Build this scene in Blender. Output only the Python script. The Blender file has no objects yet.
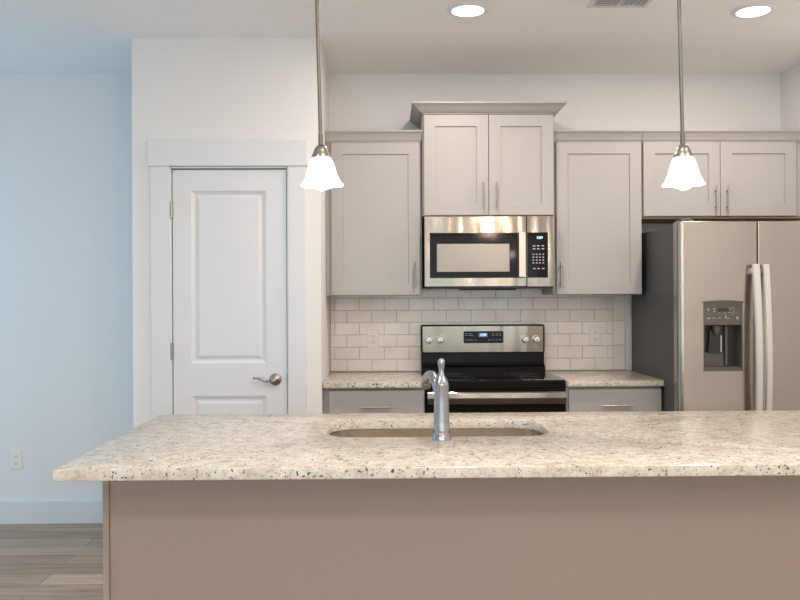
import bpy, bmesh, math, random
from mathutils import Vector, Matrix, Euler
random.seed(7)
S = bpy.context.scene
COL = S.collection
R = math.radians

# ------------------------------------------------------------------ camera
cd = bpy.data.cameras.new('camera'); cam = bpy.data.objects.new('camera', cd); COL.objects.link(cam)
cd.sensor_width = 36; cd.lens = 820 / 800 * 36; cd.shift_y = -3 / 800
cam.matrix_world = (Matrix.Translation((0, 0, 1.37)) @ Matrix.Rotation(-R(.94), 4, 'Z')
                    @ Matrix.Rotation(R(90), 4, 'X') @ Matrix.Rotation(-R(.26), 4, 'Z'))
cd.clip_start = .05
S.camera = cam

# ------------------------------------------------------------------ world, exposure, large lights
w = bpy.data.worlds.new('world'); S.world = w; w.use_nodes = True
w.node_tree.nodes['Background'].inputs[0].default_value = (.45, .8, 1, 1)
w.node_tree.nodes['Background'].inputs[1].default_value = .55
S.view_settings.view_transform = 'Standard'; S.view_settings.look = 'None'
S.view_settings.exposure = .02; S.view_settings.gamma = 1; S.view_settings.use_curve_mapping = False
WARM = (1, .84, .70)
COOL = (.22, .62, 1)

def area(name, loc, rot, sx, sy, power, color):
    l = bpy.data.lights.new(name, 'AREA'); l.shape = 'RECTANGLE'; l.size = sx; l.size_y = sy
    l.energy = power; l.color = color
    o = bpy.data.objects.new(name, l); o.location = loc; o.rotation_euler = rot; COL.objects.link(o)
    return o
# daylight through the left window, then two added fills set in unseen rear windows
area('daylight_left', (-3.38, 3.85, 1.35), (0, R(-90), 0), 1.9, 1.5, 14, COOL)
area('added_rear_fill', (-1.75, -2.98, 1.25), (R(90), 0, 0), 2.2, 2.0, 35, (.60, .84, 1))
area('added_rear_fill', (1.15, -2.98, 1.25), (R(90), 0, 0), 2.2, 2.0, 28, (.84, .92, .93))

# ------------------------------------------------------------------ materials
def mat(name, color, rough=.5, metal=0, emit=None, estr=0, coat=0, spec=.5):
    m = bpy.data.materials.new(name); m.use_nodes = True
    b = m.node_tree.nodes['Principled BSDF']
    b.inputs['Base Color'].default_value = (*color, 1)
    b.inputs['Roughness'].default_value = rough; b.inputs['Metallic'].default_value = metal
    b.inputs['Coat Weight'].default_value = coat; b.inputs['Specular IOR Level'].default_value = spec
    if emit: b.inputs['Emission Color'].default_value = (*emit, 1); b.inputs['Emission Strength'].default_value = estr
    return m
def N(m, t, **kw):
    n = m.node_tree.nodes.new(t)
    for k, v in kw.items():
        if k in n.inputs: n.inputs[k].default_value = v
        else: setattr(n, k, v)
    return n
def L(m, a, b): m.node_tree.links.new(a, b)
def coords(m, scale=(1, 1, 1)):
    t = N(m, 'ShaderNodeTexCoord'); g = N(m, 'ShaderNodeNewGeometry'); mp = N(m, 'ShaderNodeMapping'); mp.inputs['Scale'].default_value = scale
    L(m, g.outputs['Position'], mp.inputs['Vector']); return mp.outputs['Vector']
def bsdf(m): return m.node_tree.nodes['Principled BSDF']
def ramp(m, fac, stops):
    r = N(m, 'ShaderNodeValToRGB'); L(m, fac, r.inputs['Fac']); e = r.color_ramp.elements
    while len(e) < len(stops): e.new(.5)
    for k, (p, c) in enumerate(stops): e[k].position = p; e[k].color = (*c, 1)
    return r.outputs['Color']
def mix(m, f, a, b, mode='MIX'):
    n = N(m, 'ShaderNodeMix', data_type='RGBA', blend_type=mode)
    if isinstance(f, (int, float)): n.inputs[0].default_value = f
    else: L(m, f, n.inputs[0])
    for s, v in ((6, a), (7, b)):
        if isinstance(v, tuple): n.inputs[s].default_value = (*v, 1)
        else: L(m, v, n.inputs[s])
    return n.outputs[2]
def bump(m, h, strength, dist=.002):
    b = N(m, 'ShaderNodeBump', Strength=strength, Distance=dist); L(m, h, b.inputs['Height']); L(m, b.outputs[0], bsdf(m).inputs['Normal'])

def painted(name, color, rough, bs=.15, sc=220):
    m = mat(name, color, rough)
    n = N(m, 'ShaderNodeTexNoise', Scale=sc, Detail=3.0); L(m, coords(m), n.inputs['Vector']); bump(m, n.outputs['Fac'], bs, .0006)
    return m
M_wall = painted('wall_paint', (.785, .78, .772), .75)
M_ceil = painted('ceiling_paint', (.93, .925, .905), .9, .3, 120)
M_trim = painted('white_trim_paint', (.71, .725, .75), .4, .05)
M_cab = painted('greige_cabinet_paint', (.382, .372, .362), .42, .06)
M_isl = painted('island_paint', (.345, .278, .24), .5, .06)
M_wood = mat('raw_maple', (.55, .36, .2), .6)
M_plate = mat('white_plastic', (.84, .78, .72), .35)
M_slot = mat('dark_slot', (.03, .03, .03), .6)
M_nickel = mat('brushed_nickel', (.38, .35, .32), .32, 1)
M_stem = mat('pendant_stem_metal', (.17, .16, .14), .5, 1)
M_chrome = mat('faucet_steel', (.36, .36, .37), .24, 1)
M_hand = mat('handle_silver', (.72, .69, .65), .33, .85)
M_bglass = mat('black_glass', (.012, .010, .009), .07, 0, spec=.13)
M_black = mat('black_enamel', (.010, .009, .008), .2, spec=.1)
M_fbody = painted('charcoal_steel', (.061, .065, .063), .5, .1, 400)
M_olive = mat('dispenser_grey', (.10, .092, .075), .4)
M_dark = mat('dispenser_dark', (.022, .019, .017), .35)
M_mwwin = mat('microwave_window', (.27, .25, .22), .25, .3)
M_print = mat('panel_print', (.5, .48, .5), .5)
M_pprint = mat('pale_print', (.42, .41, .37), .5)
M_dial = mat('dial_print', (.25, .16, .13), .6)
M_disp = mat('blue_display', (.03, .06, .15), .3, emit=(.12, .3, .75), estr=.45)
M_digit = mat('lit_digits', (.6, .75, .9), .4, emit=(.6, .8, 1), estr=1.4)
M_lens = mat('lit_lens', (1, 1, 1), .5, emit=(1, .97, .93), estr=2.5)
M_bulb = mat('lit_bulb', (1, 1, 1), .5, emit=(1, .95, .9), estr=4)
M_grout = mat('grout', (.50, .47, .43), .9)
M_burner = mat('burner_ring', (.10, .10, .10), .25)

def steel(name, color, rough, stretch, wave=(7, 7, 2), an=0):
    m = mat(name, color, rough, 1)
    if an:
        tg = N(m, 'ShaderNodeTangent', direction_type='RADIAL', axis='Z'); L(m, tg.outputs[0], bsdf(m).inputs['Tangent']); bsdf(m).inputs['Anisotropic'].default_value = an; bsdf(m).inputs['Anisotropic Rotation'].default_value = .25
    n = N(m, 'ShaderNodeTexNoise', Scale=60.0, Detail=4.0); L(m, coords(m, stretch), n.inputs['Vector'])
    mr = N(m, 'ShaderNodeMapRange'); mr.inputs[3].default_value = rough - .025; mr.inputs[4].default_value = rough + .03
    L(m, n.outputs['Fac'], mr.inputs[0]); L(m, mr.outputs[0], bsdf(m).inputs['Roughness'])
    n2 = N(m, 'ShaderNodeTexNoise', Scale=1.0, Detail=1.0); L(m, coords(m, wave), n2.inputs['Vector']); bump(m, n2.outputs['Fac'], .5, .012)
    return m
M_steel = steel('brushed_stainless', (.26, .23, .195), .17, (1, 1, 30), (9, 9, 1.5), .75)
M_steelF = steel('fridge_stainless', (.44, .395, .35), .26, (1, 1, 30), (.5, .5, 4.5), .5)
M_sink = steel('sink_stainless', (.74, .68, .61), .22, (1, 30, 1))

# shade: frosted glass lit by its bulb
M_shade = mat('frosted_glass_shade', (.92, .9, .87), .4, emit=(1, .82, .64), estr=1.9)

def granite():
    m = mat('speckled_granite', (.7, .63, .55), .20, spec=.42)
    v = coords(m)
    n1 = N(m, 'ShaderNodeTexNoise', Scale=26.0, Detail=5.0, Roughness=.65); L(m, v, n1.inputs['Vector'])
    base = ramp(m, n1.outputs['Fac'], [(.30, (.36, .30, .235)), (.45, (.51, .455, .385)), (.58, (.58, .54, .475)), (.75, (.63, .60, .55))])
    n4 = N(m, 'ShaderNodeTexNoise', Scale=95.0, Detail=4.0, Roughness=.7); L(m, v, n4.inputs['Vector'])
    mid = ramp(m, n4.outputs['Fac'], [(.33, (.62, .62, .62)), (.47, (0, 0, 0))])
    c1 = mix(m, mid, base, (.27, .225, .18))
    # dark flecks clustered
    n2 = N(m, 'ShaderNodeTexNoise', Scale=98.0, Detail=2.5, Roughness=.5); L(m, v, n2.inputs['Vector'])
    f2 = ramp(m, n2.outputs['Fac'], [(.35, (1, 1, 1)), (.39, (0, 0, 0))])
    n3 = N(m, 'ShaderNodeTexNoise', Scale=13.0, Detail=3.0); L(m, v, n3.inputs['Vector'])
    cl = ramp(m, n3.outputs['Fac'], [(.38, (0, 0, 0)), (.54, (1, 1, 1))])
    fl = mix(m, 1.0, f2, cl, 'MULTIPLY')
    c2 = mix(m, fl, c1, (.055, .05, .055))
    vo = N(m, 'ShaderNodeTexVoronoi', Scale=55.0); L(m, v, vo.inputs['Vector'])
    f3 = ramp(m, vo.outputs['Distance'], [(.10, (1, 1, 1)), (.16, (0, 0, 0))])
    n5 = N(m, 'ShaderNodeTexNoise', Scale=30.0); L(m, v, n5.inputs['Vector'])
    f4 = ramp(m, n5.outputs['Fac'], [(.50, (0, 0, 0)), (.56, (1, 1, 1))])
    c3 = mix(m, mix(m, 1.0, f3, f4, 'MULTIPLY'), c2, (.10, .085, .08))
    L(m, c3, bsdf(m).inputs['Base Color']); return m
M_gran = granite()

def floor_mat():
    m = mat('vinyl_plank', (.2, .14, .1), .42)
    v = coords(m)
    br = N(m, 'ShaderNodeTexBrick', Scale=1.0); br.offset = .37; br.squash = 1
    br.inputs['Brick Width'].default_value = 1.22; br.inputs['Row Height'].default_value = .152
    br.inputs['Mortar Size'].default_value = .0016; br.inputs['Bias'].default_value = 0
    br.inputs['Color1'].default_value = (.29, .20, .14, 1); br.inputs['Color2'].default_value = (.50, .37, .275, 1)
    br.inputs['Mortar'].default_value = (.07, .05, .04, 1)
    L(m, v, br.inputs['Vector'])
    n = N(m, 'ShaderNodeTexNoise', Scale=7.0, Detail=7.0, Roughness=.65, Distortion=.6); L(m, coords(m, (.35, 4.5, 1)), n.inputs['Vector'])
    g = ramp(m, n.outputs['Fac'], [(.3, (.55, .52, .5)), (.5, (.95, .95, .95)), (.7, (1.3, 1.28, 1.25))])
    L(m, mix(m, .9, br.outputs['Color'], g, 'MULTIPLY'), bsdf(m).inputs['Base Color'])
    bump(m, br.outputs['Fac'], -.3, .001); return m
M_floor = floor_mat()

def tile_mat():
    m = mat('glazed_white_tile', (.70, .665, .625), .12)
    n = N(m, 'ShaderNodeTexNoise', Scale=9.0, Detail=1.0); L(m, coords(m), n.inputs['Vector'])
    c = ramp(m, n.outputs['Fac'], [(.3, (.86, .77, .71)), (.7, (.92, .85, .79))]); L(m, c, bsdf(m).inputs['Base Color'])
    bump(m, n.outputs['Fac'], .25, .004); return m
M_tile = tile_mat()

# ------------------------------------------------------------------ mesh helpers
class MB:
    def __init__(s): s.b = bmesh.new()
    def box(s, x0, x1, y0, y1, z0, z1, bev=0, seg=2):
        t = bmesh.new(); bmesh.ops.create_cube(t, size=1)
        for v in t.verts: v.co = Vector(((x0 + x1) / 2 + v.co.x * (x1 - x0), (y0 + y1) / 2 + v.co.y * (y1 - y0), (z0 + z1) / 2 + v.co.z * (z1 - z0)))
        if bev: bmesh.ops.bevel(t, geom=t.edges[:], offset=bev, segments=seg, profile=.5, affect='EDGES')
        s._add(t); return s
    def _add(s, t):
        me = bpy.data.meshes.new('t'); t.to_mesh(me); t.free(); s.b.from_mesh(me); bpy.data.meshes.remove(me)
    def quad(s, *pts): s.b.faces.new([s.b.verts.new(p) for p in pts]); return s
    def cyl(s, p0, p1, r0, r1=None, seg=24):
        r1 = r0 if r1 is None else r1; p0 = Vector(p0); p1 = Vector(p1); d = p1 - p0
        q = d.to_track_quat('Z', 'Y').to_matrix().to_4x4()
        t = bmesh.new(); bmesh.ops.create_cone(t, cap_ends=True, segments=seg, radius1=r0, radius2=r1, depth=d.length, matrix=Matrix.Translation((p0 + p1) / 2) @ q)
        s._add(t); return s
    def lathe(s, c, prof, seg=48, fn=None, axis='Z', cap0=False, cap1=False):
        rings = []
        for k, (r, h) in enumerate(prof):
            ring = []
            for i in range(seg):
                a = 2 * math.pi * i / seg; rr, hh = (r, h) if fn is None else fn(r, h, a, k)
                if axis == 'Z': p = (c[0] + rr * math.cos(a), c[1] + rr * math.sin(a), c[2] + hh)
                else: p = (c[0] + rr * math.cos(a), c[1] + hh, c[2] + rr * math.sin(a))
                ring.append(s.b.verts.new(p))
            rings.append(ring)
        for a, b in zip(rings, rings[1:]):
            for i in range(seg): s.b.faces.new((a[i], a[(i + 1) % seg], b[(i + 1) % seg], b[i]))
        if cap0: s.b.faces.new(rings[0][::-1])
        if cap1: s.b.faces.new(rings[-1])
        return s
    def tube(s, pts, rad, seg=20, flat=1.0, cap=True):
        pts = [Vector(p) for p in pts]; n = len(pts)
        if not isinstance(rad, (list, tuple)): rad = [rad] * n
        rings = []; up = Vector((1, 0, 0))
        for i, p in enumerate(pts):
            t = (pts[min(i + 1, n - 1)] - pts[max(i - 1, 0)]).normalized()
            a = (up - t * up.dot(t)); a = a.normalized() if a.length > 1e-4 else Vector((0, 1, 0)); b = t.cross(a)
            rings.append([s.b.verts.new(p + a * rad[i] * math.cos(2 * math.pi * k / seg) + b * rad[i] * flat * math.sin(2 * math.pi * k / seg)) for k in range(seg)])
        for a, b in zip(rings, rings[1:]):
            for i in range(seg): s.b.faces.new((a[i], a[(i + 1) % seg], b[(i + 1) % seg], b[i]))
        if cap: s.b.faces.new(rings[0][::-1]); s.b.faces.new(rings[-1])
        return s
    def prism(s, prof, x0, x1):
        """(y,z) outline extruded along X"""
        a = [s.b.verts.new((x0, y, z)) for y, z in prof]; b = [s.b.verts.new((x1, y, z)) for y, z in prof]; n = len(a)
        for i in range(n): s.b.faces.new((a[i], a[(i + 1) % n], b[(i + 1) % n], b[i]))
        s.b.faces.new(a[::-1]); s.b.faces.new(b); return s
    def prismz(s, prof, z0, z1):
        a = [s.b.verts.new((x, y, z0)) for x, y in prof]; b = [s.b.verts.new((x, y, z1)) for x, y in prof]; n = len(a)
        for i in range(n): s.b.faces.new((a[i], a[(i + 1) % n], b[(i + 1) % n], b[i]))
        s.b.faces.new(a[::-1]); s.b.faces.new(b); return s
    def prismy(s, prof, y0, y1):
        a = [s.b.verts.new((x, y0, z)) for x, z in prof]; b = [s.b.verts.new((x, y1, z)) for x, z in prof]; n = len(a)
        for i in range(n): s.b.faces.new((a[i], a[(i + 1) % n], b[(i + 1) % n], b[i]))
        s.b.faces.new(a[::-1]); s.b.faces.new(b); return s
    def paneled(s, x0, x1, z0, z1, yf, th, panels, rings, c=.002):
        """slab facing -Y with moulded panels; rings = [(inset, depth)...]"""
        X0, X1, Z0, Z1 = x0 + c, x1 - c, z0 + c, z1 - c
        xs = sorted({X0, X1, *[p[0] for p in panels], *[p[1] for p in panels]})
        zs = sorted({Z0, Z1, *[p[2] for p in panels], *[p[3] for p in panels]})
        for i in range(len(xs) - 1):
            for j in range(len(zs) - 1):
                cx = (xs[i] + xs[i + 1]) / 2; cz = (zs[j] + zs[j + 1]) / 2
                if any(p[0] < cx < p[1] and p[2] < cz < p[3] for p in panels): continue
                s.quad((xs[i], yf, zs[j]), (xs[i + 1], yf, zs[j]), (xs[i + 1], yf, zs[j + 1]), (xs[i], yf, zs[j + 1]))
        rc = lambda a, b, e, f, y: [(a, y, e), (b, y, e), (b, y, f), (a, y, f)]
        def ring(A, B):
            for i in range(4): s.quad(B[i], B[(i + 1) % 4], A[(i + 1) % 4], A[i])
        o0 = rc(X0, X1, Z0, Z1, yf); o1 = rc(x0, x1, z0, z1, yf + c); o2 = rc(x0, x1, z0, z1, yf + th)
        ring(o0, o1); ring(o1, o2); s.quad(*o2[::-1])
        for p in panels:
            prev = rc(*p, yf)
            for ins, d in rings:
                cur = rc(p[0] + ins, p[1] - ins, p[2] + ins, p[3] - ins, yf + d); ring(cur, prev); prev = cur
            s.quad(*prev)
        return s
    def build(s, name, m, parent=None, smooth=False, loc=None, weld=True, kind=None):
        b = s.b
        if weld: bmesh.ops.remove_doubles(b, verts=b.verts[:], dist=1e-5)
        bmesh.ops.recalc_face_normals(b, faces=b.faces[:])
        o0 = Vector(loc) if loc is not None else (world_loc(parent) if parent else Vector((0, 0, 0)))
        for v in b.verts: v.co -= o0
        me = bpy.data.meshes.new(name); b.to_mesh(me); b.free(); me.materials.append(m)
        if smooth:
            for p in me.polygons: p.use_smooth = True
            me.set_sharp_from_angle(angle=R(38))
        o = bpy.data.objects.new(name, me); COL.objects.link(o)
        if parent: o.parent = parent; o.location = o0 - world_loc(parent)
        else: o.location = o0
        if kind: o['kind'] = kind
        return o
def world_loc(o):
    v = Vector((0, 0, 0))
    while o: v += o.location; o = o.parent
    return v
def tag(o, label, cat, group=None):
    o['label'] = label; o['category'] = cat
    if group: o['group'] = group
    return o
def thing(name, label, cat, loc, group=None):
    o = bpy.data.objects.new(name, None); COL.objects.link(o); o.location = loc; o.empty_display_size = .1
    return tag(o, label, cat, group)
def copy_tree(o, parent=None):
    c = o.copy(); COL.objects.link(c); c.parent = parent
    for ch in list(o.children): copy_tree(ch, c)
    return c
def box(name, m, parent, *a, bev=0, **kw): return MB().box(*a, bev=bev).build(name, m, parent, **kw)
def struct(name, mb, m, **kw): return mb.build(name, m, None, kind='structure', **kw)
def text(name, s, size, loc, m, parent):
    c = bpy.data.curves.new(name, 'FONT'); c.body = s; c.size = size; c.align_x = 'CENTER'; c.align_y = 'CENTER'; c.extrude = .0003
    t = bpy.data.objects.new('t', c); COL.objects.link(t)
    bpy.context.view_layer.update()
    me = bpy.data.meshes.new_from_object(t.evaluated_get(bpy.context.evaluated_depsgraph_get())); bpy.data.objects.remove(t)
    me.transform(Matrix.Rotation(R(90), 4, 'X')); me.materials.clear(); me.materials.append(m)
    o = bpy.data.objects.new(name, me); COL.objects.link(o); o.parent = parent; o.location = Vector(loc) - world_loc(parent)
    return o

# ------------------------------------------------------------------ room shell
YB = 5.04; XR = 2.445; XL = -3.45; YF = -3.05; H = 2.74; T = .12
struct('floor', MB().box(XL - T, XR + T, YF - T, YB + T, -.1, 0), M_floor)
struct('ceiling', MB().box(XL - T, XR + T, YF - T, YB + T, H, H + .1), M_ceil)
struct('wall_back', MB().box(XL - T, XR + T, YB, YB + T, 0, H), M_wall)
struct('wall_right', MB().box(XR, XR + T, YF, YB, 0, H), M_wall)
def wall_with_holes(axis, pos, a0, a1, holes):
    mb = MB(); p0, p1 = pos
    def bx(u0, u1, z0, z1):
        if axis == 'x': mb.box(p0, p1, u0, u1, z0, z1)
        else: mb.box(u0, u1, p0, p1, z0, z1)
    u = a0
    for (h0, h1, z0, z1) in holes:
        bx(u, h0, 0, H); bx(h0, h1, z1, H)
        if z0 > 0: bx(h0, h1, 0, z0)
        u = h1
    bx(u, a1, 0, H); return mb
struct('wall_left', wall_with_holes('x', (XL - T, XL), YF, YB, [(3.05, 4.65, .4, 2.35)]), M_wall)
struct('wall_front', wall_with_holes('y', (YF - T, YF), XL, XR, [(-2.9, -.6, .15, 2.35), (0, 2.3, .15, 2.35)]), M_wall)
def window(n, axis, pos, u0, u1, z0, z1):
    mb = MB(); p0, p1 = pos
    def bx(a, b, c, d):
        if axis == 'x': mb.box(p0, p1, a, b, c, d, .003)
        else: mb.box(a, b, p0, p1, c, d, .003)
    f = .06
    bx(u0, u0 + f, z0, z1); bx(u1 - f, u1, z0, z1); bx(u0 + f, u1 - f, z0, z0 + f); bx(u0 + f, u1 - f, z1 - f, z1)
    zc = (z0 + z1) / 2; bx(u0 + f, u1 - f, zc - .025, zc + .025)
    return struct('window_%d' % n, mb, M_trim)
window(1, 'x', (XL - .09, XL - .03), 3.05, 4.65, .4, 2.35)
window(2, 'y', (YF - .09, YF - .03), -2.9, -.6, .15, 2.35)  # unseen window added for the rear left fill and steel reflections
window(3, 'y', (YF - .09, YF - .03), 0, 2.3, .15, 2.35)  # second unseen rear window, added for the right-hand fill

# pantry enclosure
PX0, PX1, PY = -1.336, -.346, 4.34
DX0, DX1, DZ = -1.132, -.520, 2.053
mb = MB()
mb.prismz([(PX0, YB), (PX0, PY), (DX0, PY), (DX0, PY + T), (PX0 + T, PY + T), (PX0 + T, YB)], 0, H)
mb.prismz([(PX1, YB), (PX1 - T, YB), (PX1 - T, PY + T), (DX1, PY + T), (DX1, PY), (PX1, PY)], 0, H)
mb.box(DX0, DX1, PY, PY + T, DZ, H)
struct('wall_pantry', mb, M_wall)
# casing: legs, head with a projecting edge
mb = MB()
mb.box(-1.237, DX0 - .004, PY - .018, PY, 0, 2.062, .002)
mb.box(DX1 + .004, -.425, PY - .018, PY, 0, 2.062, .002)
mb.box(-1.250, -.412, PY - .024, PY, 2.062, 2.200, .003)
mb.box(DX0 - .004, DX0 + .003, PY - .012, PY + .1, 0, DZ + .003); mb.box(DX1 - .003, DX1 + .004, PY - .012, PY + .1, 0, DZ + .003)
mb.box(DX0 - .004, DX1 + .004, PY - .012, PY + .1, DZ - .001, DZ + .006)
struct('trim_1', mb, M_trim)
# slab
dx0, dx1 = DX0 + .007, DX1 - .007
mb = MB().paneled(dx0, dx1, .012, DZ - .007, PY - .002, .035,
    [(-1.028, -.634, 1.025, 1.935), (-1.028, -.634, .24, .852)],
    [(.006, .005), (.018, .011), (.024, .011), (.040, .0035)])
door = struct('door_1', mb, M_trim)
for z in (.23, 1.091, 1.834):
    MB().cyl((dx0 - .004, PY - .012, z - .045), (dx0 - .004, PY - .012, z + .045), .0065, seg=12).box(dx0 - .014, dx0 + .004, PY - .01, PY - .004, z - .044, z + .044).build('hinge', M_nickel, door, smooth=True)
hx, hz, hy = -.588, .938, PY - .002
lv = MB().lathe((hx, hy, hz), [(.0325, 0), (.0325, -.004), (.029, -.010), (.018, -.015), (.011, -.018), (.010, -.045)], axis='Y', cap0=True, cap1=True)
lv.tube([(hx + .006, hy - .045, hz), (hx, hy - .048, hz), (hx - .015, hy - .05, hz - .003), (hx - .035, hy - .05, hz - .006), (hx - .055, hy - .048, hz + .0005), (hx - .08, hy - .047, hz + .010), (hx - .104, hy - .048, hz + .011), (hx - .112, hy - .048, hz + .009)],
        [.009, .011, .010, .0085, .0075, .008, .008, .004], flat=.8, seg=14)
lv.build('lever_handle', M_nickel, door, smooth=True)
box('strike_plate', M_nickel, door, DX1 - .006, DX1 - .001, PY - .013, PY - .0025, hz - .03, hz + .03)
# baseboards
def baseboard(name, x0, x1, y0, y1, axis):
    mb = MB()
    if axis == 'back': mb.prism([(y1, 0), (y0, 0), (y0, .135), (y0 + .006, .150), (y1, .152)], x0, x1)
    else: mb.box(x0, x1, y0, y1, 0, .15, .003)
    return struct(name, mb, M_trim)
baseboard('baseboard_back', XL, PX0, YB - .016, YB, 'back')
baseboard('baseboard_left', XL, XL + .016, YF + .016, YB - .016, 'l')
baseboard('baseboard_right', XR - .016, XR, YF, 4.1, 'l')
baseboard('baseboard_pantry', PX0 - .014, PX0, PY, YB - .016, 'l')
mb = MB(); mb.box(PX0 - .014, -1.238, PY - .014, PY, 0, .15, .002); mb.box(-.424, PX1, PY - .014, PY, 0, .15, .002)
struct('trim_2', mb, M_trim)

# ------------------------------------------------------------------ tile backsplash
TX0, TX1 = PX1 + .001, 1.394
TZ0, TZ1 = .9145, 1.4185
bs = thing('tile_backsplash', 'white glossy subway tile backsplash on the kitchen wall above the granite counters', 'backsplash', ((TX0 + TX1) / 2, YB, TZ0))
box('grout_bed', M_grout, bs, TX0, 1.470, YB - .006, YB - .0005, TZ0, TZ1)
mb = MB(); g = .0013; rh = .0748; tw = .1524; z = TZ0; k = 0
def tile(x0, x1, z0, z1): mb.box(x0 + g, x1 - g, YB - .0105, YB - .003, z0 + g, z1 - g, .0012, 1)
while z < TZ1 - .01:
    z1 = min(z + rh, TZ1); x = -.3197 - tw * (1 if k % 2 else .5) - tw
    while x < TX1:
        a, b = max(x, TX0), min(x + tw, TX1)
        if b - a > .008: tile(a, b, z, z1)
        x += tw
    z = z1; k += 1
z = TZ0
while z < TZ1 - .01:
    z1 = min(z + tw, TZ1); tile(TX1, 1.469, z, z1); z = z1
mb.build('tiles', M_tile, bs)

# ------------------------------------------------------------------ cabinets
def bar_handle(parent, x, y, z, length, vertical=True):
    h = length / 2; mb = MB(); yo = y - .030
    if vertical:
        mb.cyl((x, yo, z - h), (x, yo, z + h), .0048, seg=14)
        for s in (-1, 1): mb.cyl((x, y + .001, z + s * h * .62), (x, yo, z + s * h * .62), .0045, seg=12)
    else:
        mb.cyl((x - h, yo, z), (x + h, yo, z), .0055, seg=14)
        for s in (-1, 1): mb.cyl((x + s * h * .62, y + .001, z), (x + s * h * .62, yo, z), .0045, seg=12)
    return mb.build('handle', M_nickel, parent, smooth=True)
def shaker(parent, x0, x1, z0, z1, yf, hx=None, hz=None, fw=.066, hl=.15):
    d = MB().paneled(x0, x1, z0, z1, yf, .020, [(x0 + fw, x1 - fw, z0 + fw, z1 - fw)], [(.0005, .0015), (.0015, .0085)]).build('door', M_cab, parent)
    if hx is not None: bar_handle(d, hx, yf, hz, hl)
    return d
def slab_drawer(parent, x0, x1, z0, z1, yf, hl=.16):
    d = MB().box(x0, x1, yf, yf + .02, z0, z1, .002).build('drawer', M_cab, parent)
    bar_handle(d, (x0 + x1) / 2, yf, z1 - .086, hl, False); return d
def crown(parent, x0, x1, yf, yb, z0, prof, left, right, m=M_cab):
    """prof = [(offset, dz)]; wraps round the ends when left/right"""
    mb = MB(); rows = []
    for off, dz in prof:
        xa = x0 - off if left else x0; xb = x1 + off if right else x1
        rows.append([(xa, yb, z0 + dz), (xa, yf - off, z0 + dz), (xb, yf - off, z0 + dz), (xb, yb, z0 + dz)])
    for a, b in zip(rows, rows[1:]):
        for i in range(4): mb.quad(a[i], a[(i + 1) % 4], b[(i + 1) % 4], b[i])
    mb.quad(*rows[0][::-1]); mb.quad(*rows[-1]); return mb.build('crown_moulding', m, parent)
PROF_S = [(-.004, 0), (-.004, .005), (.002, .008), (.008, .022), (.020, .042), (.030, .052), (.032, .054), (.032, .061), (0, .062)]
PROF_L = [(0, 0), (0, .004), (.010, .008), (.022, .018), (.038, .034), (.054, .045), (.060, .048), (.060, .056), (0, .057)]

def wall_cabinet(label, x0, x1, z0, z1, yf, yb=YB - .001, name='wall_cabinet'):
    t = thing(name, label, 'cabinet', ((x0 + x1) / 2, (yf + yb) / 2, z0))
    mb = MB().box(x0, x1, yf + .0215, yb, z0 + .001, z1, .0015)
    mb.build('cabinet_body', M_cab, t); return t
# left
c = wall_cabinet('tall greige wall cabinet with a single shaker door, left of the microwave', -.344, .204, 1.378, 2.256, 4.67)
shaker(c, -.313, .193, 1.381, 2.251, 4.67, .162, 1.494)
crown(c, -.344, .204, 4.672, YB - .001, 2.254, PROF_S, False, False)
# centre
c = wall_cabinet('raised greige double-door wall cabinet with flared crown, above the microwave', .2065, .9535, 1.8265, 2.402, 4.62)
shaker(c, .214, .5785, 1.829, 2.398, 4.62, .546, 1.938)
shaker(c, .5815, .9475, 1.829, 2.398, 4.62, .622, 1.938)
crown(c, .2065, .9535, 4.622, YB - .001, 2.402, PROF_L, True, True)
# right
c = wall_cabinet('tall greige wall cabinet with a single shaker door, between microwave and refrigerator', .9555, 1.4645, 1.378, 2.256, 4.67)
shaker(c, .972, 1.462, 1.381, 2.251, 4.67, .993, 1.492)
crown(c, .9555, 1.4645, 4.672, YB - .001, 2.254, PROF_S, False, False)
# above fridge
c = wall_cabinet('short wide greige wall cabinet with two shaker doors, above the refrigerator', 1.4665, 2.443, 1.823, 2.256, 4.67)
shaker(c, 1.474, 1.915, 1.826, 2.251, 4.67, 1.886, 1.924)
shaker(c, 1.918, 2.358, 1.826, 2.251, 4.67, 1.952, 1.924)
crown(c, 1.4665, 2.443, 4.672, YB - .001, 2.254, PROF_S, False, False)
box('bottom_panel', M_wood, c, 1.468, 2.442, 4.70, YB - .002, 1.815, 1.823)

# base cabinets
def base_cabinet(label, x0, x1, dx0, dx1):
    t = thing('base_cabinet', label, 'cabinet', ((x0 + x1) / 2, 4.7, 0))
    mb = MB(); mb.box(x0, x1, 4.432, YB - .001, .10, .8835, .0015); mb.box(x0 + .01, x1 - .01, 4.49, YB - .02, 0, .10)
    mb.build('cabinet_body', M_cab, t)
    slab_drawer(t, dx0, dx1, .722, .866, 4.410)
    shaker(t, dx0, dx1, .108, .716, 4.410, dx1 - .04, .60)
    return t
base_cabinet('greige base cabinet with a slab drawer, left of the range beside the pantry wall', -.344, .203, -.311, .196)
base_cabinet('greige base cabinet with a slab drawer, between the range and the refrigerator', .972, 1.488, .982, 1.484)

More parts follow.
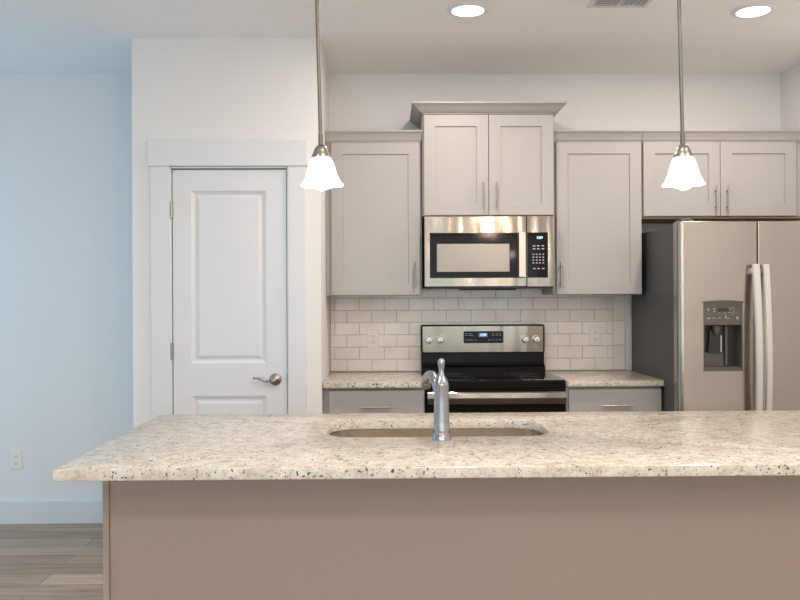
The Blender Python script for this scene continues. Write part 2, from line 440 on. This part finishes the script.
# ------------------------------------------------------------------ granite tops
def slab_top(mb, outer, hole, z0, z1, e=.003):
    def off(loop, d):
        n = len(loop); res = []
        for i in range(n):
            p0, p1, p2 = Vector(loop[i - 1]), Vector(loop[i]), Vector(loop[(i + 1) % n])
            a = (p1 - p0).normalized(); b = (p2 - p1).normalized(); na = Vector((-a.y, a.x)); nb = Vector((-b.y, b.x))
            nn = (na + nb); nn = nn / max(.3, nn.length_squared) * 2; res.append(p1 + nn * d)
        return res      # CCW loop: positive d moves inwards
    b = mb.b
    def levels(loop, s):
        ring = []
        for d, z in ((e * s, z1), (.3 * e * s, z1 - .3 * e), (0, z1 - e), (0, z0 + e * .5), (e * .5 * s, z0)):
            ring.append([b.verts.new((p.x, p.y, z)) for p in off(loop, d)])
        for A, B in zip(ring, ring[1:]):
            for i in range(len(A)): b.faces.new((A[i], A[(i + 1) % len(A)], B[(i + 1) % len(A)], B[i]))
        return ring[0], ring[-1]
    def edges(vs): return [b.edges.get((vs[i], vs[(i + 1) % len(vs)])) for i in range(len(vs))]
    t, u = levels(outer, 1); te, ue = edges(t), edges(u)
    if hole:
        t2, u2 = levels(hole, -1); te += edges(t2); ue += edges(u2)
        bmesh.ops.triangle_fill(b, edges=te, use_beauty=True); bmesh.ops.triangle_fill(b, edges=ue, use_beauty=True)
    else: b.faces.new(t); b.faces.new(u[::-1])
    return mb
def rrect(x0, x1, y0, y1, r, n=10):
    pts = []
    for cx, cy, a0 in ((x1 - r, y0 + r, -90), (x1 - r, y1 - r, 0), (x0 + r, y1 - r, 90), (x0 + r, y0 + r, 180)):
        for k in range(n + 1):
            a = R(a0 + 90 * k / n); pts.append((cx + r * math.cos(a), cy + r * math.sin(a)))
    return pts
def countertop(label, pts, hole=None, z0=.884, z1=.914):
    mb = slab_top(MB(), pts, hole, z0, z1)
    cx = sum(p[0] for p in pts) / len(pts); cy = sum(p[1] for p in pts) / len(pts)
    return tag(mb.build('countertop', M_gran, None, loc=(cx, cy, z0), smooth=True), label, 'countertop')
countertop('speckled granite countertop left of the range, running to the pantry wall', rrect(-.3445, .2035, 4.383, 5.028, .004, 2))
countertop('speckled granite countertop between the range and the refrigerator', rrect(.9705, 1.4965, 4.387, 5.028, .012, 4))
# side of sink outline: D-shaped ends
SX0, SX1, SY0, SY1 = -.203, .548, 2.672, 3.022
hole = rrect(SX0, SX1, SY0, SY1, .105, 12)
countertop('long pale speckled granite island countertop in the foreground with a sink cutout', rrect(-.891, 1.66, 2.192, 3.222, .006, 3), hole)

# ------------------------------------------------------------------ island cabinet
isl = thing('island_cabinet', 'greige kitchen island base under the long granite top', 'kitchen island', (.39, 2.8, 0))
box('end_panel', M_isl, isl, -.846, -.827, 2.448, 3.18, 0, .8835, bev=.0015)
box('end_panel', M_isl, isl, 1.602, 1.62, 2.448, 3.18, 0, .8835, bev=.0015)
box('back_panel', M_isl, isl, -.8265, 1.6015, 2.455, 2.475, 0, .8835, bev=.001)
mb = MB().box(-.8265, 1.6015, 3.135, 3.155, .1, .8835); mb.box(-.8265, 1.6015, 3.05, 3.07, 0, .1)
mb.build('cabinet_front', M_cab, isl)
for k, (a, b) in enumerate([(-.82, -.22), (-.215, .17), (.175, .56), (.565, 1.08), (1.085, 1.595)]):
    box('door', M_cab, isl, a, b, 3.156, 3.175, .11, .87, bev=.002)

# ------------------------------------------------------------------ sink + faucet
sk = thing('kitchen_sink', 'undermount stainless steel sink bowl set in the granite island', 'sink', (.172, 2.847, .69))
mb = MB(); b = mb.b; rings = []
def srr(o, r): return rrect(SX0 - o, SX1 + o, SY0 - o, SY1 + o, r, 12)
for o, r, z in ((.028, .13, .8805), (.002, .107, .8832), (.002, .107, .876), (-.002, .103, .76), (-.006, .099, .72), (-.020, .088, .700), (-.045, .07, .694), (-.13, .04, .690)):
    rings.append([b.verts.new((x, y, z)) for x, y in srr(o, r)])
for A, B in zip(rings, rings[1:]):
    for i in range(len(A)): b.faces.new((A[i], A[(i + 1) % len(A)], B[(i + 1) % len(A)], B[i]))
b.faces.new(rings[-1])
mb.build('bowl', M_sink, sk, smooth=True)
MB().lathe((.172, 2.86, .6905), [(.045, 0), (.043, .003), (.036, .004), (.030, .001)], cap1=True).build('drain', M_chrome, sk, smooth=True)

FX, FY = .174, 2.618
fa = thing('faucet', 'brushed steel single-handle faucet standing on the granite at the near edge of the sink', 'faucet', (FX, FY, .914))
MB().lathe((FX, FY, .9142), [(.0315, 0), (.0315, .004), (.0295, .008), (.0275, .020), (.0265, .026), (.0272, .029), (.0272, .033), (.0262, .036), (.0252, .06), (.0240, .12), (.0238, .168), (.0243, .171), (.0243, .174)], cap0=True, cap1=True).build('body', M_chrome, fa, smooth=True)
def lvfn(r, h, a, k): return r, h
MB().lathe((FX, FY, 1.0885), [(.0245, 0), (.0243, .004), (.0205, .012), (.0155, .022), (.0105, .032), (.0082, .043), (.0090, .053), (.0112, .064), (.0120, .071), (.0108, .078), (.007, .0835), (.002, .0855)], cap0=True, cap1=True).build('lever', M_chrome, fa, smooth=True)
sp = []
P = [(.168, 2.632, 1.060), (.160, 2.655, 1.090), (.152, 2.695, 1.107), (.145, 2.735, 1.108), (.138, 2.775, 1.098), (.134, 2.803, 1.082), (.133, 2.815, 1.062)]
def crv(P, n=6):
    out = []
    for i in range(len(P) - 1):
        p0, p1, p2, p3 = [Vector(P[max(0, min(len(P) - 1, j))]) for j in (i - 1, i, i + 1, i + 2)]
        for k in range(n):
            t = k / n; out.append(.5 * ((2 * p1) + (p2 - p0) * t + (2 * p0 - 5 * p1 + 4 * p2 - p3) * t * t + (3 * p1 - p0 - 3 * p2 + p3) * t ** 3))
    out.append(Vector(P[-1])); return out
pp = crv(P); MB().tube(pp, [.0158 + .0015 * (i / len(pp)) for i in range(len(pp))], seg=24).build('spout', M_chrome, fa, smooth=True)
MB().tube([(.133, 2.815, 1.0625), (.133, 2.8165, 1.056)], 0.0125, seg=20).build('spray_nozzle', M_slot, fa, smooth=True)

# ------------------------------------------------------------------ range
rg = thing('range', 'stainless and black electric range with a glass cooktop between the base cabinets', 'stove', (.589, 4.7, 0))
RX0, RX1 = .2095, .9665
mb = MB().box(RX0, RX1, 4.46, 5.02, .03, .896, .002)
for x in (RX0 + .04, RX1 - .04):
    for y in (4.52, 4.96): mb.cyl((x, y, 0), (x, y, .035), .018)
mb.build('body', M_black, rg)
# glass cooktop with rounded front lip
ct = MB().prism([(4.94, .898), (4.94, .9175), (4.452, .9175), (4.440, .9155), (4.434, .909), (4.434, .874), (4.438, .870), (4.455, .870), (4.455, .898)], RX0 - .001, RX1 + .002).build('cooktop', M_bglass, rg)
for x, y, r in ((.39, 4.56, .10), (.79, 4.56, .075), (.39, 4.80, .075), (.79, 4.80, .10)):
    mbr = MB()
    for rr in (r, r * .62): mbr.lathe((x, y, .9176), [(rr, 0), (rr, .0003), (rr - .004, .0003), (rr - .004, 0)])
    mbr.build('burner_ring', M_burner, ct)
# back guard
BX0, BX1 = .206, .953
def rbox(mb, x0, x1, z0, z1, y0, y1, r, n=6):
    pts = [(x, z) for x, z in rrect(x0, x1, z0, z1, r, n)]; return mb.prismy(pts, y0, y1)
mb = MB(); rbox(mb, BX0, BX1, 1.028, 1.201, 4.935, 5.025, .012)
mb.prism([(5.02, .918), (5.02, 1.03), (4.945, 1.03), (4.942, .972), (4.936, .958), (4.918, .950), (4.912, .945), (4.912, .9178)], BX0 + .002, BX1 - .002)
guard = mb.build('back_guard', M_black, rg)
mb = MB(); rbox(mb, BX0 + .010, BX1 - .010, 1.037, 1.192, 4.928, 4.936, .006)
mb.build('control_fascia', M_steel, guard)
mb = MB(); rbox(mb, .462, .702, 1.090, 1.162, 4.9255, 4.929, .008)
mb.build('control_display', M_bglass, guard)
box('clock_screen', M_disp, guard, .553, .606, 4.9240, 4.926, 1.128, 1.151)
text('clock_digits', '3:09', .022, (.5795, 4.9235, 1.1395), M_digit, guard)
for x in (.478, .498, .512, .640, .662, .682):
    for z in (1.147, 1.137, 1.110): box('touch_button', M_pprint, guard, x - .006, x + .006, 4.925, 4.926, z - .0014, z + .0014)
for x in (.535, .618): box('touch_button', M_pprint, guard, x - .005, x + .005, 4.925, 4.926, 1.106, 1.110)
for x in (.254, .321, .834, .900):
    kn = MB().lathe((x, 4.928, 1.113), [(.024, 0), (.024, -.004), (.019, -.006), (.018, -.024), (.016, -.027)], axis='Y', cap0=True, cap1=True)
    kn.box(x - .004, x + .004, 4.894, 4.904, 1.097, 1.129, .002).build('knob', M_hand, rg, smooth=True)
    for d in (-.012, 0, .012): box('dial_mark', M_dial, guard, x + d - .002, x + d + .002, 4.9272, 4.9282, 1.148, 1.152)
# oven door
od = box('oven_door', M_black, rg, RX0 + .003, RX1 - .003, 4.442, 4.462, .232, .866, bev=.002)
box('door_glass', M_bglass, od, RX0 + .02, RX1 - .02, 4.439, 4.4425, .27, .77, bev=.001)
mb = MB().prism([(4.391, .796), (4.388, .825), (4.391, .852), (4.396, .858), (4.412, .858), (4.412, .791), (4.396, .791)], .217, .962)
for x in (.235, .925): mb.box(x, x + .02, 4.41, 4.443, .80, .85, .002)
mb.build('door_handle', M_steel, od)
box('storage_drawer', M_steel, rg, RX0 + .003, RX1 - .003, 4.442, 4.462, .045, .226, bev=.003)

# ------------------------------------------------------------------ microwave
mw = thing('microwave', 'stainless over-the-range microwave under the raised cabinet', 'microwave', (.58, 4.8, 1.417))
MX0, MX1, MZ0, MZ1, MY = .2125, .9435, 1.4215, 1.8225, 4.585
box('body', M_black, mw, MX0 + .002, MX1 - .002, MY + .03, YB - .012, MZ0 - .002, MZ1, bev=.002)
mb = MB().paneled(MX0, .787, MZ0 + .004, MZ1 - .001, MY, .028, [(.243, .7335, 1.474, 1.728)], [(.001, .003)], c=.003)
dr = mb.build('door', M_steel, mw)
MB().paneled(.2445, .732, 1.4755, 1.7265, MY - .0005, .006, [(.281, .692, 1.508, 1.668)], [(.002, .0015)], c=.002).build('window_frame', M_bglass, dr)
box('window_screen', M_mwwin, dr, .283, .690, MY + .0003, MY + .0009, 1.510, 1.666)
mb = MB().prismy(rrect(.7385, .7735, 1.480, 1.727, .003, 3), MY - .038, MY - .028)
for z in (1.49, 1.702): mb.box(.744, .768, MY - .03, MY + .003, z, z + .015, .002)
mb.build('handle', M_steelF, dr)
box('handle_recess', M_slot, dr, .7335, .778, MY - .0006, MY + .001, 1.475, 1.7275)
mb = MB().paneled(.789, MX1, MZ0 + .004, MZ1 - .001, MY, .028, [(.790, .906, 1.474, 1.730)], [(.0005, .002)], c=.001)
cp = mb.build('control_surround', M_steel, mw)
box('control_panel', M_bglass, cp, .7915, .9055, MY - .0005, MY + .0019, 1.4755, 1.7285)
bl = cp
def btn(x, z, w=.010, h=.0055): box('button', M_print, bl, x - w / 2, x + w / 2, MY - .0012, MY - .0004, z - h / 2, z + h / 2)
for z in (1.6535, 1.6365):
    for x in (.828, .852, .878): btn(x, z, .014)
for j in range(4):
    for i in range(4): btn(.824 + i * .0185, 1.606 - j * .0162, .009)
for x in (.829, .853, .879): btn(x, 1.526, .014)
text('clock_digits', '3:09', .020, (.860, MY - .0012, 1.699), M_digit, cp)
MB().lathe((.580, MY - .0002, 1.771), [(.0075, 0), (.0075, -.001), (.006, -.0015)], axis='Y', cap1=True).build('emblem', M_hand, dr)
mb = MB().box(.225, .93, MY + .008, MY + .03, MZ0 - .006, MZ0 + .003); mb.prism([(MY + .01, MZ0 - .002), (MY + .02, MZ0 - .014), (4.75, MZ0 - .014), (4.76, MZ0 - .002)], .42, .73)
mb.build('bottom_vent', M_slot, mw)
for x in (.30, .85): box('task_lamp', M_plate, mw, x - .04, x + .04, 4.66, 4.71, MZ0 - .006, MZ0 - .001)

# ------------------------------------------------------------------ refrigerator
fr = thing('refrigerator', 'stainless side-by-side refrigerator with ice dispenser at the right', 'refrigerator', (1.945, 4.6, 0))
mb = MB().box(1.497, 2.408, 4.222, 4.99, .03, 1.738, .004)
mb.box(1.51, 2.40, 4.24, 4.30, 0, .032)
mb.box(1.51, 2.40, 4.90, 4.96, 0, .032)
mb.build('case', M_fbody, fr)
MB().box(1.507, 1.567, 4.165, 4.26, 1.738, 1.764, .006).build('hinge_cover', M_fbody, fr)
MB().box(2.33, 2.39, 4.165, 4.26, 1.738, 1.764, .006).build('hinge_cover', M_fbody, fr)
def fdoor(x0, x1, z0, z1, rl, rr, hole=None):
    yf, yb, n = 4.140, 4.216, 8
    side = lambda r: [(x0 + r - r * math.cos(R(90 * k / n)), yf + r - r * math.sin(R(90 * k / n))) for k in range(n + 1)]      # edge -> front
    left = side(rl); right = [(x0 + x1 - x, y) for x, y in side(rr)[::-1]]
    mb = MB(); b = mb.b; e = .004
    extra = [(hole[0], yf), (hole[1], yf)] if hole else []
    path = [(x0, yb)] + left + extra + right + [(x1, yb)]
    def vs(z, s):
        cx = (x0 + x1) / 2; cy = yb
        return [(cx + (x - cx) * (1 - s / (cx - x0)), cy + (y - cy) * (1 - s / .076), z) for x, y in path]
    lv = [vs(z0, e), vs(z0 + e, 0)] + ([vs(hole[2], 0), vs(hole[3], 0)] if hole else []) + [vs(z1 - e, 0), vs(z1, e)]
    hi = len(left) + 1
    for li, (A, B) in enumerate(zip(lv, lv[1:])):
        for i in range(len(A) - 1):
            if hole and li == 2 and i == hi:
                h0, h1, k0, k1 = hole; d = .07
                mb.quad((h0, yf, k0), (h1, yf, k0), (h1, yf + d, k0), (h0, yf + d, k0)); mb.quad((h0, yf, k1), (h1, yf, k1), (h1, yf + d, k1), (h0, yf + d, k1))
                mb.quad((h0, yf, k0), (h0, yf, k1), (h0, yf + d, k1), (h0, yf + d, k0)); mb.quad((h1, yf, k0), (h1, yf, k1), (h1, yf + d, k1), (h1, yf + d, k0))
                mb.quad((h0, yf + d, k0), (h1, yf + d, k0), (h1, yf + d, k1), (h0, yf + d, k1)); continue
            mb.quad(A[i], A[i + 1], B[i + 1], B[i])
        mb.quad(A[0], A[-1], B[-1], B[0])
    mb.b.faces.new([mb.b.verts.new(p) for p in lv[0]]); mb.b.faces.new([mb.b.verts.new(p) for p in lv[-1]])
    return mb.build('door', M_steelF, fr, smooth=True)
HX0, HX1, HZ0, HZ1 = 1.609, 1.809, .990, 1.338
d1 = fdoor(1.484, 1.885, .06, 1.749, .026, .005, (HX0, HX1, HZ0, HZ1))
d2 = fdoor(1.8895, 2.410, .06, 1.749, .005, .026)
d1['label'] = 'narrow freezer door with dispenser'; d2['label'] = 'wide plain refrigerator door'
def fhandle(door, xt, w, z0=.56, z1=1.528):
    mb = MB(); n = 24; rows = []
    for k in range(n + 1):
        t = k / n; z = z0 + (z1 - z0) * t; bow = math.sin(math.pi * t); y = 4.093 - .034 * bow ** .8; x = xt
        rows.append([mb.b.verts.new(p) for p in ((x - w / 2, y + .016, z), (x - w / 2, y + .005, z), (x - w / 2 + .005, y, z), (x + w / 2 - .005, y, z), (x + w / 2, y + .005, z), (x + w / 2, y + .016, z))])
    for A, B in zip(rows, rows[1:]):
        for i in range(6): mb.b.faces.new((A[i], A[(i + 1) % 6], B[(i + 1) % 6], B[i]))
    mb.b.faces.new(rows[0]); mb.b.faces.new(rows[-1])
    for z in (z0 + .02, z1 - .05): mb.box(x - .013, x + .013, 4.100, 4.142, z, z + .03, .003)
    mb.build('handle', M_hand, door, smooth=True)
fhandle(d1, 1.862, .036); fhandle(d2, 1.912, .034)
# dispenser
dy = 4.140
dp = box('dispenser_housing', M_dark, d1, HX0 + .001, HX1 - .001, dy + .062, dy + .069, HZ0 + .001, HZ1 - .001)
mb = MB()     # slim surround following the opening with a hooded top
fw = .004
mb.box(HX0, HX0 + fw, dy - .002, dy + .062, HZ0, HZ1); mb.box(HX1 - fw, HX1, dy - .002, dy + .062, HZ0, HZ1)
mb.box(HX0 - .002, HX1 + .002, dy - .004, dy + .055, HZ0 - .004, HZ0 + .008, .002)
top = [(HX0 - .004, HZ1 - .004)] + [(HX0 - .004 + (HX1 - HX0 + .008) * k / 12, HZ1 + .002 + .006 * math.sin(math.pi * k / 12)) for k in range(13)] + [(HX1 + .004, HZ1 - .004)]
mb.prismy(top, dy - .008, dy + .03)
mb.build('dispenser_surround', M_olive, d1)
mb = MB().prism([(dy - .001, 1.335), (dy - .001, 1.222), (dy + .012, 1.216), (dy + .06, 1.216), (dy + .06, 1.335)], HX0 + fw, HX1 - fw)
pnl = mb.build('dispenser_controls', M_olive, d1)
box('control_screen', M_slot, d1, 1.681, 1.737, dy - .0022, dy - .0008, 1.288, 1.306)
y0, y1 = dy - .0022, dy - .0008
for x, z, a, c in ((1.634, 1.300, .004, .006), (1.664, 1.302, .004, .003), (1.664, 1.288, .004, .003), (1.746, 1.302, .003, .003), (1.692, 1.281, .003, .0016), (1.720, 1.281, .004, .002), (1.744, 1.283, .008, .0012),
                   (1.636, 1.254, .008, .003), (1.662, 1.256, .008, .0015), (1.690, 1.256, .008, .0015), (1.722, 1.262, .003, .006), (1.733, 1.254, .012, .0015), (1.782, 1.256, .004, .006)):
    box('panel_mark', M_pprint, d1, x - a, x + a, y0, y1, z - c, z + c)
MB().box(1.763, 1.7645, y0, y1, 1.276, 1.310).box(1.752, 1.764, y0, y1, 1.309, 1.3103).box(1.752, 1.764, y0, y1, 1.2755, 1.2768).build('screen_border', M_pprint, d1)
MB().lathe((1.688, dy + .032, 1.190), [(.010, -.02), (.018, 0), (.021, .026)], cap0=True, cap1=True).build('ice_chute', M_olive, d1, smooth=True)
mb = MB().prismy([(1.648, 1.078), (1.722, 1.078), (1.712, 1.190), (1.658, 1.190)], dy + .040, dy + .046)
mb.build('paddle', M_dark, d1)
box('paddle_trim', M_hand, d1, 1.712, 1.7165, dy + .036, dy + .042, 1.082, 1.165)
box('water_column', M_olive, d1, 1.738, 1.752, dy + .045, dy + .062, 1.01, 1.215, bev=.003)
box('drip_tray', M_olive, d1, HX0 + fw, HX1 - fw, dy + .004, dy + .060, .999, 1.006)
box('back_liner', M_olive, d1, HX0 + .006, 1.735, dy + .058, dy + .0615, 1.006, 1.078)

# ------------------------------------------------------------------ outlets
def outlet(label, x, y, z, group=None, two=True):
    o = thing('wall_outlet', label, 'outlet', (x, y, z))
    MB().box(x - .0355, x + .0355, y - .006, y - .0002, z - .058, z + .058, .0025).build('cover_plate', M_plate, o)
    for s in (-1, 1):
        so = MB().prismy(rrect(x - .0165, x + .0165, z + s * .0195 - .0145, z + s * .0195 + .0145, .008, 5), y - .0075, y - .005).build('socket', M_plate, o)
        sl = MB(); zz = z + s * .0195
        sl.box(x - .0075, x - .0055, y - .0078, y - .0070, zz - .003, zz + .006); sl.box(x + .0055, x + .0075, y - .0078, y - .0070, zz - .003, zz + .005)
        sl.cyl((x, y - .0078, zz - .008), (x, y - .0070, zz - .008), .0024, seg=10)
        sl.build('slots', M_slot, so)
    return o
outlet('small white outlet on the tile backsplash left of the range', -.084, YB - .0106, 1.114)
outlet('small white outlet on the tile backsplash right of the range', 1.282, YB - .0106, 1.126)
outlet('small white outlet low on the bluish back wall at the left edge', -2.262, YB - .0002, .388)

# ------------------------------------------------------------------ ceiling: downlights, vent
def lamp_light(name, parent, loc, kind, power, color, **kw):
    l = bpy.data.lights.new(name, kind); l.energy = power; l.color = color
    for k, v in kw.items(): setattr(l, k, v)
    o = bpy.data.objects.new(name, l); COL.objects.link(o); o.parent = parent; o.location = Vector(loc) - parent.location; return o
DLP = 15.5
dl = thing('recessed_downlight', 'round lit recessed ceiling light above the range, left of the air vent', 'ceiling light', (.394, 3.90, H), 'ceiling downlights over the kitchen')
MB().lathe((.394, 3.90, H), [(.100, -.0005), (.099, -.004), (.094, -.010), (.084, -.013), (.077, -.010)], cap0=True).build('trim_ring', M_trim, dl, smooth=True)
MB().lathe((.394, 3.90, H), [(.0765, -.0105), (.070, -.0115), (.060, -.013), (.03, -.0145), (.005, -.015)], cap0=True, cap1=True).build('lens', M_lens, dl, smooth=True)
lamp_light('downlight', dl, (.394, 3.90, H - .02), 'AREA', DLP, (1, .84, .76), shape='DISK', size=.15)
for x, y, lb in ((1.765, 3.905, 'round lit recessed ceiling light at the upper right, above the refrigerator'),
                 (.394, 1.75, 'added round recessed ceiling light over the seating side of the island, out of view'), (1.765, 1.75, 'added round recessed ceiling light by the right wall, out of view'),
                 (-1.2, 1.4, 'added round recessed ceiling light at left, out of view'), (.394, -.6, 'round recessed ceiling light behind the camera'), (-1.2, -.8, 'round recessed ceiling light added out of view at rear left')):
    c = copy_tree(dl); c.location = (x, y, H); c['label'] = lb
    if y < 3:  # unseen downlights added to brighten the room, with their own power and tint
        for ch in c.children:
            if ch.type == 'LIGHT': ch.data = ch.data.copy(); ch.data.energy = 18.5; ch.data.color = (1, .97, .90)
vt = thing('ceiling_vent', 'white ceiling air vent with angled louvers at the top edge', 'vent', (1.095, 3.755, H))
vx0, vx1, vy0, vy1 = .955, 1.235, 3.67, 3.862
mb = MB(); mb.box(vx0, vx1, vy1 - .022, vy1, H - .008, H, .002); mb.box(vx0, vx1, vy0, vy0 + .022, H - .008, H, .002)
mb.box(vx0, vx0 + .022, vy0 + .022, vy1 - .022, H - .008, H, .002); mb.box(vx1 - .022, vx1, vy0 + .022, vy1 - .022, H - .008, H, .002); mb.box(1.09, 1.10, vy0 + .02, vy1 - .02, H - .008, H)
mb.build('frame', M_trim, vt)
box('duct_opening', M_slot, vt, vx0 + .02, vx1 - .02, vy0 + .02, vy1 - .02, H - .002, H)
mb = MB()
def louver(x, s):
    a = .006 * s
    mb.quad((x - a, vy0 + .022, H - .002), (x + a, vy0 + .022, H - .009), (x + a, vy1 - .022, H - .009), (x - a, vy1 - .022, H - .002))
for i in range(9): louver(vx0 + .030 + i * .0128, -1)
for i in range(7): louver(1.110 + i * .0155, .5)
for i in range(5): mb.box(vx0 + .02, 1.092, vy0 + .05 + i * .024, vy0 + .053 + i * .024, H - .008, H - .005)
mb.build('louvers', M_trim, vt)

# ------------------------------------------------------------------ pendants
def pendant(label, x, y):
    p = thing('pendant_light', label, 'pendant light', (x, y, H), 'bell glass pendants over the island')
    MB().lathe((x, y, H), [(.062, 0), (.062, -.006), (.055, -.018), (.03, -.026), (.008, -.030)], cap0=True, cap1=True).build('canopy', M_nickel, p, smooth=True)
    MB().cyl((x, y, H - .025), (x, y, 1.866), .0062, seg=16).cyl((x, y, 1.905), (x, y, 1.865), .0078, seg=16).build('stem', M_stem, p, smooth=True)
    MB().lathe((x, y, 0), [(.006, 1.872), (.012, 1.869), (.019, 1.862), (.0235, 1.852), (.025, 1.846), (.0275, 1.842), (.031, 1.834), (.032, 1.828), (.028, 1.827)], cap0=True, cap1=True).build('socket_cap', M_nickel, p, smooth=True)
    def fn(r, z, a, k):
        t = max(0, (1.79 - z) / .055); return r * (1 + .022 * t * math.cos(6 * a)), z + .0022 * t * t * math.cos(6 * a + .6)
    prof = [(.020, 1.829), (.030, 1.8285), (.0345, 1.822), (.040, 1.810), (.0445, 1.796), (.048, 1.782), (.052, 1.768), (.0575, 1.756), (.0625, 1.746), (.0695, 1.737),
            (.0685, 1.7365), (.061, 1.7445), (.056, 1.754), (.0505, 1.767), (.046, 1.782), (.0425, 1.796), (.038, 1.810), (.033, 1.820), (.020, 1.826)]
    MB().lathe((x, y, 0), prof, seg=72, fn=fn).build('shade', M_shade, p, smooth=True)
    MB().lathe((x, y, 0), [(.012, 1.822), (.014, 1.80), (.024, 1.775), (.0295, 1.752), (.029, 1.738), (.022, 1.727), (.010, 1.7215), (.001, 1.7205)], cap0=True, cap1=True).build('bulb', M_bulb, p, smooth=True)
    return p
p1 = pendant('brushed nickel stem pendant with lit frosted bell shade, in front of the pantry wall corner', -.2335, 2.70)
lamp_light('pendant_bulb_light', p1, (-.2335, 2.70, 1.705), 'POINT', 1.6, (1, .68, .55), shadow_soft_size=.03)
p1.rotation_euler = (0, -R(1.3), 0)
p2 = copy_tree(p1); p2.location = (.9635, 2.70, H); p2['label'] = 'brushed nickel stem pendant with lit frosted bell shade, in front of the refrigerator cabinets'

# ------------------------------------------------------------------ added lamp, unseen behind the camera, to fill the room
lm = thing('added_fill_lamp', 'added frosted globe fill lamp, unseen behind the camera', 'ceiling light', (1.3, -1.2, H))
MB().cyl((1.3, -1.2, H), (1.3, -1.2, H - .03), .07).cyl((1.3, -1.2, H - .02), (1.3, -1.2, H - .36), .008).build('stem', M_nickel, lm, smooth=True)
MB().lathe((1.3, -1.2, 2.28), [(.02, .10)] + [(.11 * math.sin(R(a)), .11 * math.cos(R(a))) for a in range(20, 180, 10)], cap0=True, cap1=True).build('globe', M_shade, lm, smooth=True)
lamp_light('added_globe_fill', lm, (1.3, -1.2, 2.28), 'POINT', 190, (1, .70, .52), shadow_soft_size=.13)
